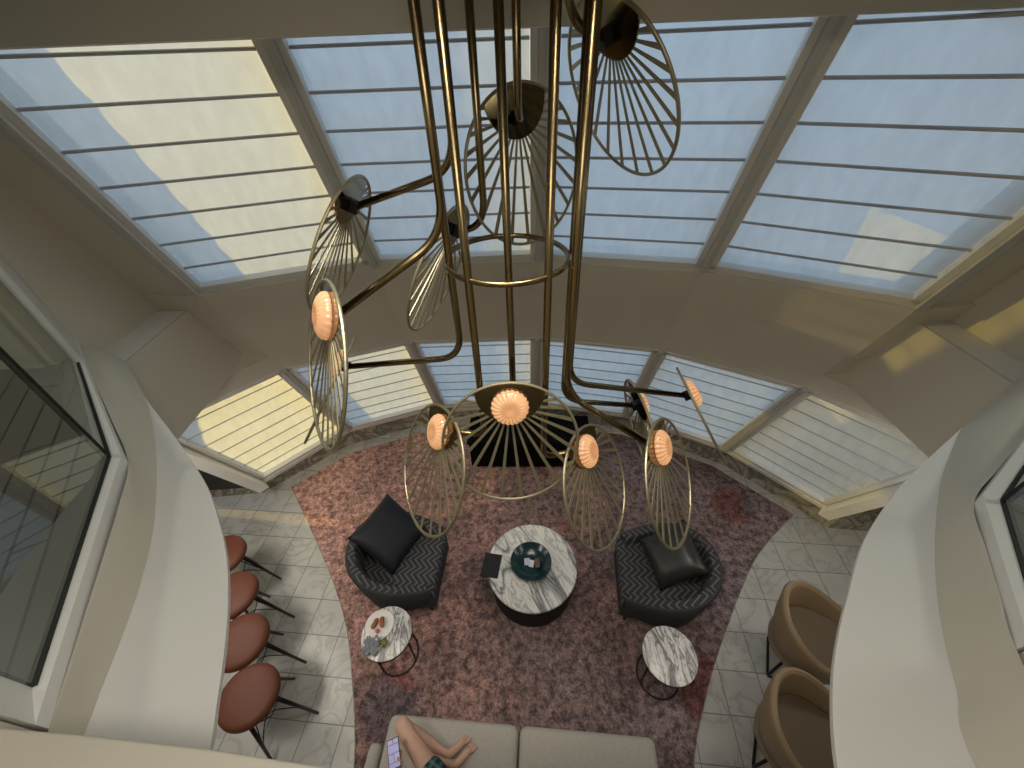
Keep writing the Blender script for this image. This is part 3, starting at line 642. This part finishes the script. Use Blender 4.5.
# bar stools (left)
def bar_stool():
    t=empty('bar_stool',(0,0,0)); zs=.655
    b=B(); b.lathe([(0,-.06),(.15,-.06),(.185,-.045),(.203,-.02),(.205,.0),(.198,.018),(.17,.032),(.1,.038),(0,.040)],40,(0,0,zs)); b.build('seat',M['terra'],t,smooth='all')
    b=B(); b.tube([V((.202*math.cos(a),.202*math.sin(a),zs-.018)) for a in [i*2*PI/48 for i in range(48)]],.005,6,closed=True); b.build('piping',M['terra'],t,smooth='all')
    for k in range(4):
        a=PI/4+k*PI/2; d=V((math.cos(a),math.sin(a),0)); b=B(); b.tube([d*.12+V((0,0,zs-.06)),d*.27],.017,10,r1=.0105); b.build('leg',M['dark'],t,smooth='all')
    for k in range(4):   # looping wire braces between neighbouring legs
        a0=PI/4+k*PI/2; a1=a0+PI/2; d0=V((math.cos(a0),math.sin(a0),0));d1=V((math.cos(a1),math.sin(a1),0))
        P_=lambda d,f: d*(.12+.15*f)+V((0,0,(zs-.06)*(1-f)))
        b=B(); m=(d0+d1)*.5
        b.tube(catmull([P_(d0,.15),P_(d0,.38)*.5+P_(d1,.38)*.5-m*.05,P_(d1,.15)],8),.004,6)
        b.tube(catmull([P_(d0,.62),P_(d0,.32)*.5+P_(d1,.32)*.5-m*.05,P_(d1,.62)],8),.004,6)
        b.build('wire_brace',M['dark'],t,smooth='all')
    return t
st0=bar_stool()
stl=['terracotta bar stool nearest the viewer on the left','second terracotta bar stool from the viewer on the left','third terracotta bar stool from the viewer on the left','farthest terracotta bar stool, mostly under the white ledge']
for i,(x,y,a) in enumerate(((-1.975,.85,-40),(-2.21,1.205,-38),(-2.46,1.56,-32),(-2.74,1.92,-28))):
    o=st0 if i==0 else copy_tree(st0); o.location=(x,y,0); o.rotation_euler=(0,0,R(a)); tag(o,stl[i],'bar stool','terracotta bar stools along the left bar')

# barrel chairs (right)
def barrel():
    t=empty('barrel_chair',(0,0,0))
    path=[(.24,.235),(.10,.27),(-.06,.275),(-.19,.21),(-.265,.09),(-.265,-.09),(-.19,-.21),(-.06,-.275),(.10,-.27),(.24,-.235)]
    zt=lambda f:.70+.24*math.sin(PI*f)**1.5
    b=shell_mesh(path,zt,lambda f:.42,.05,.055); b.build('shell',M['tan'],t,smooth='all')
    P=catmull([V((x,y,0)) for x,y in path],5)
    q=B(); m=len(P); q.tube([V((p.x*(1.0+.02),p.y*1.02,zt(i/(m-1))-.002)) for i,p in enumerate(P)],.006,6); q.build('piping',M['tan'],t,smooth='all')
    sp=[(x*.84,y*.84) for x,y in path]; sp=[(.27,.19)]+sp[1:-1]+[(.27,-.19)]
    b=B(); b.prism([(p.x,p.y) for p in catmull([V((x,y,0)) for x,y in sp],5)],.49,.60); b.build('seat',M['tanseat'],t,bevel=.025)
    b=B(); b.prism([(p.x*.85,p.y*.85) for p in P],.41,.49); b.build('seat_base',M['tan'],t)
    for sx in (-1,1):
        b=B(); b.tube(fillet([V((sx*.14+.05,.14,.43)),V((sx*.16+.06,.16,.01)),V((sx*.16+.06,-.16,.01)),V((sx*.14+.05,-.14,.43))],.02,4),.011,8); b.build('leg',M['dark'],t,smooth='all')
    for sy in (-1,1):
        b=B(); b.tube([V((-.10,sy*.16,.011)),V((.22,sy*.16,.011))],.011,8); b.build('stretcher',M['dark'],t,smooth='all')
    return t
bc=barrel()
for i,(x,y,a,lb) in enumerate(((2.23,1.10,-28,'tan leather barrel chair farther from the viewer on the right'),(1.84,.53,-32,'tan leather barrel chair nearer the viewer at the bottom right'))):
    o=bc if i==0 else copy_tree(bc); o.location=(x,y,0); o.rotation_euler=(0,0,R(a)); tag(o,lb,'chair','tan barrel chairs along the right bar')

# black cabinet by the window, behind the hanging lamps
t=empty('low_cabinet',(.19,3.53,.012),R(-3),label='low matt black cabinet on the rug below the centre windows',cat='cabinet')
b=B(); b.box((0,0,.24),(1.48,.44,.44)); b.build('body',M['matte'],t,bevel=.01)
b=B(); b.box((0,0,.47),(1.52,.48,.03)); b.build('cabinet_top',M['matte'],t,bevel=.006)
for x in (-.355,.355):
    b=B(); b.box((x,-.225,.24),(.70,.02,.40)); d=b.build('door',M['matte'],t,bevel=.004)
b=B(); b.box((0,0,.012),(1.3,.36,.022)); b.build('plinth',M['dark'],t)

# ------------------------------------------------------------------ person on the sofa
pe=empty('person',(-.50,.25,.45),label='person sitting on the sofa with bare legs curled up, holding a phone',cat='person'); pb=V(pe.location)
def skin(name,nodes,edges,mat,root=0,sub=2,parent=pe):
    me=bpy.data.meshes.new(name); me.from_pydata([V(n[0])-pb for n in nodes],edges,[]); me.materials.append(mat)
    o=bpy.data.objects.new(name,me); col.objects.link(o); o.parent=parent
    s_=o.modifiers.new('skin','SKIN'); s_.use_smooth_shade=True
    for i,n in enumerate(nodes):
        r=n[1]; me.skin_vertices[0].data[i].radius=(r,r) if not isinstance(r,tuple) else r
        me.skin_vertices[0].data[i].use_root=(i==root)
    q=o.modifiers.new('sub','SUBSURF'); q.levels=sub; q.render_levels=sub
    return o
nodes=[((-.50,.22,.56),.115),((-.53,.10,.72),.105),((-.57,.0,.90),.12),((-.60,-.03,1.04),.09),((-.60,.0,1.12),.05),((-.61,.05,1.22),.075),((-.61,.07,1.30),.07),
 # leg A (upper)
 ((-.53,.33,.58),.080),((-.72,.53,.63),.062),((-.865,.68,.63),.052),((-.835,.655,.585),.050),((-.70,.59,.55),.050),((-.565,.53,.525),.029),((-.525,.515,.51),.032),((-.475,.548,.50),.026),((-.440,.575,.495),.018),
 # leg B (lower)
 ((-.46,.27,.53),.08),((-.62,.43,.545),.066),((-.80,.60,.535),.050),((-.76,.585,.505),.046),((-.64,.53,.50),.044),((-.51,.47,.49),.028),((-.475,.465,.485),.030),((-.43,.505,.485),.024),((-.400,.532,.48),.017),
 # arms
 ((-.74,-.02,1.0),.055),((-.88,.12,.84),.043),((-.93,.24,.735),.038),((-.86,.36,.725),.030),((-.800,.445,.725),.022),((-.785,.475,.722),.024),
 ((-.46,-.02,1.0),.055),((-.36,.10,.80),.043),((-.30,.10,.66),.038),((-.36,.17,.64),.030),((-.42,.21,.66),.022),((-.44,.225,.665),.022)]
edges=[(0,1),(1,2),(2,3),(3,4),(4,5),(5,6),(0,7),(7,8),(8,9),(9,10),(10,11),(11,12),(12,13),(13,14),(14,15),(0,16),(16,17),(17,18),(18,19),(19,20),(20,21),(21,22),(22,23),(23,24),
 (3,25),(25,26),(26,27),(27,28),(28,29),(29,30),(3,31),(31,32),(32,33),(33,34),(34,35),(35,36)]
# fingers curling round the phone
def chain(start,pts,r):
    prev=start
    for p,rr in zip(pts,r):
        nodes.append((p,rr)); edges.append((prev,len(nodes)-1)); prev=len(nodes)-1
hb=V((-.785,.475,.722))
for k in range(4):
    o_=V((.004-.006*k,.034-.018*k,0)); l=(.95,1.05,1.,.8)[k]
    chain(30,[hb+o_*.9+V((-.008,.0,-.004)),hb+o_+V((-.028*l,.006,-.012)),hb+o_+V((-.048*l,.008,-.008)),hb+o_+V((-.062*l,.009,.008))],[.0095,.0085,.008,.007])
chain(30,[hb+V((-.004,-.016,.014)),hb+V((-.018,-.008,.026)),hb+V((-.034,.004,.030))],[.010,.009,.0075])
hb2=V((-.44,.225,.665))
for k in range(4):
    o_=V((-.018+.012*k,.02-.004*k,0)); chain(36,[hb2+o_*.8+V((-.004,.012,-.002)),hb2+o_+V((-.008,.032,-.008)),hb2+o_+V((-.010,.052,-.018))],[.009,.0082,.007])
chain(36,[hb2+V((-.018,.0,.004)),hb2+V((-.034,.016,-.002)),hb2+V((-.04,.032,-.008))],[.0095,.0085,.007])
# toes
def toes(start,p,dirv,side):
    for k in range(5):
        q=V(p)+V(side)*(k-2)*.013; l=(.030,.026,.024,.021,.018)[k]
        chain(start,[q+V(dirv)*.02,q+V(dirv)*(l+.028)],[.0095 if k==0 else .0072,.008 if k==0 else .0058])
toes(15,(-.440,.575,.493),(.78,.62,0),(-.45,.5,.3)); toes(24,(-.400,.532,.478),(.78,.62,0),(-.45,.5,.3))
body=skin('body',nodes,edges,M['skin'])
# shorts and shirt
skin('shorts',[((-.50,.22,.56),.135),((-.53,.33,.59),.098),((-.665,.475,.622),.084),((-.46,.28,.54),.094),((-.59,.40,.545),.080),((-.52,.13,.68),.125)],[(0,1),(1,2),(0,3),(3,4),(0,5)],M['plaid'])
skin('shirt',[((-.525,.11,.70),.128),((-.57,.0,.90),.14),((-.60,-.03,1.03),.11),((-.74,-.02,1.0),.072),((-.84,.08,.89),.06),((-.46,-.02,1.0),.072),((-.39,.06,.87),.06)],[(0,1),(1,2),(2,3),(3,4),(2,5),(5,6)],M['shirt'])
b=B(); b.cushion((0,0,0),(.185,.20,.20),p=2.); h=b.build('hair',M['hair'],pe,smooth='all'); h.location=V((-.61,.03,1.305))-pb
b=B(); b.cushion((0,0,0),(.024,.03,.04),p=2.); h=b.build('nose',M['skin'],pe,smooth='all'); h.location=V((-.61,.145,1.24))-pb
for sx in (-1,1):
    b=B(); b.cushion((0,0,0),(.024,.012,.014),p=2.); h=b.build('eye',M['porc'],pe,smooth='all'); h.location=V((-.61+sx*.03,.135,1.265))-pb
    b=B(); b.cushion((0,0,0),(.016,.03,.05),p=2.); h=b.build('ear',M['skin'],pe,smooth='all'); h.location=V((-.61+sx*.088,.05,1.25))-pb
b=B(); b.cushion((0,0,0),(.045,.01,.012),p=2.); h=b.build('mouth',M['berry'],pe,smooth='all'); h.location=V((-.61,.135,1.20))-pb
ph=empty('phone',(-.842,.497,.745),R(18),label='smartphone with a lit lilac screen held in the hand on the sofa',cat='phone')
b=B(); b.box((0,0,0),(.075,.152,.009)); b.build('phone_case',M['black'],ph,bevel=.003)
b=B(); b.box((0,0,.0052),(.067,.142,.001)); b.build('display',M['screen'],ph)

# ------------------------------------------------------------------ light
w=bpy.data.worlds.new('sky'); sc.world=w; w.use_nodes=True; nt=w.node_tree; bg=nt.nodes['Background']
tc=nt.nodes.new('ShaderNodeTexCoord'); sp_=nt.nodes.new('ShaderNodeSeparateXYZ'); L(nt,tc.outputs['Generated'],sp_.inputs[0])
z_=mth(nt,'MULTIPLY_ADD',sp_.outputs[2],.5,.5)
cool=ramp(nt,z_,[(.30,(.30,.33,.38)),(.49,(.62,.74,.92)),(.52,(.62,.79,1.)),(.85,(.40,.62,1.))])
hazy=ramp(nt,z_,[(.30,(.30,.30,.30)),(.49,(.66,.68,.68)),(.52,(.70,.72,.72)),(.85,(.50,.56,.66))])   # hazier sky on the sun's side
fx=nt.nodes.new('ShaderNodeMapRange'); L(nt,sp_.outputs[0],fx.inputs[0]); fx.inputs[1].default_value=-.75; fx.inputs[2].default_value=.25
L(nt,mix(nt,fx.outputs[0],hazy,cool),bg.inputs[0]); bg.inputs[1].default_value=1.05
sun=bpy.data.lights.new('sun','SUN'); sun.energy=4.5; sun.color=(1.,.68,.13); sun.angle=R(1.0); so=bpy.data.objects.new('sun',sun); col.objects.link(so)
ts=V((-math.cos(R(9))*math.cos(R(7)),math.sin(R(9))*math.cos(R(7)),math.sin(R(7)))); so.rotation_euler=ts.to_track_quat('Z','Y').to_euler(); so.location=(0,0,8)
def area(name,loc,size,e,c=(1,.9,.75),rot=(0,0,0)):
    a=bpy.data.lights.new(name,'AREA'); a.energy=e; a.size=size; a.color=c; o=bpy.data.objects.new(name,a); col.objects.link(o); o.location=loc; o.rotation_euler=rot; return o
def spot(loc,target,e,ang,rad=.25,c=(1,.93,.82)):
    a=bpy.data.lights.new('floor_fill_spot','SPOT'); a.energy=e; a.spot_size=R(ang); a.spot_blend=.6; a.shadow_soft_size=rad; a.color=c
    o=bpy.data.objects.new('floor_fill_spot',a); col.objects.link(o); o.location=loc; o.rotation_euler=(V(loc)-V(target)).to_track_quat('Z','Y').to_euler()
for x,y,tx,ty,e in ((-.35,1.0,-.6,2.2,160),(.4,1.0,.6,2.1,140)): spot((x,y,4.68),(tx,ty,0),e,50)  # fill spots added to brighten rug and seating, no known fittings
for sx,y in ((-1,.5),(-1,1.6),(1,.4),(1,1.4)): area('soffit_fill',(sx*2.05 if y<1 else sx*2.75,y,2.66 if y<1 else 2.02),.3,13 if sx<0 else 6,(1,.93,.82))  # unseen fill lights added to lift the tiles by the bars
area('overhead_fill',(-.15,-.1,ZT-.02),.8,19,(1,.94,.85))  # added overhead fill for ledges and upper walls
for sx in (-1,1): area('room_fill',(sx*3.2,.6,4.55),.5,16,(1,.95,.85))  # added fill so the side rooms show through the glass
# ------------------------------------------------------------------ camera
p=R(39.5); roll=.040
F=V((0,math.cos(p),-math.sin(p))); U0=V((0,math.sin(p),math.cos(p))); R0=V((1,0,0)); c,s=math.cos(roll),math.sin(roll)
Rt=c*R0-s*U0; Up=s*R0+c*U0
cam=bpy.data.cameras.new('camera'); cam.sensor_width=36; cam.lens=402/1024*36; cam.clip_start=.02; co=bpy.data.objects.new('camera',cam); col.objects.link(co)
mm=Matrix((Rt,Up,-F)).transposed().to_4x4(); mm.translation=V((0,0,HC)); co.matrix_world=mm; sc.camera=co
vs_=sc.view_settings; sc.display_settings.display_device='sRGB'; vs_.view_transform='Standard'; vs_.look='None'; vs_.gamma=1; vs_.use_curve_mapping=False; vs_.exposure=0.0
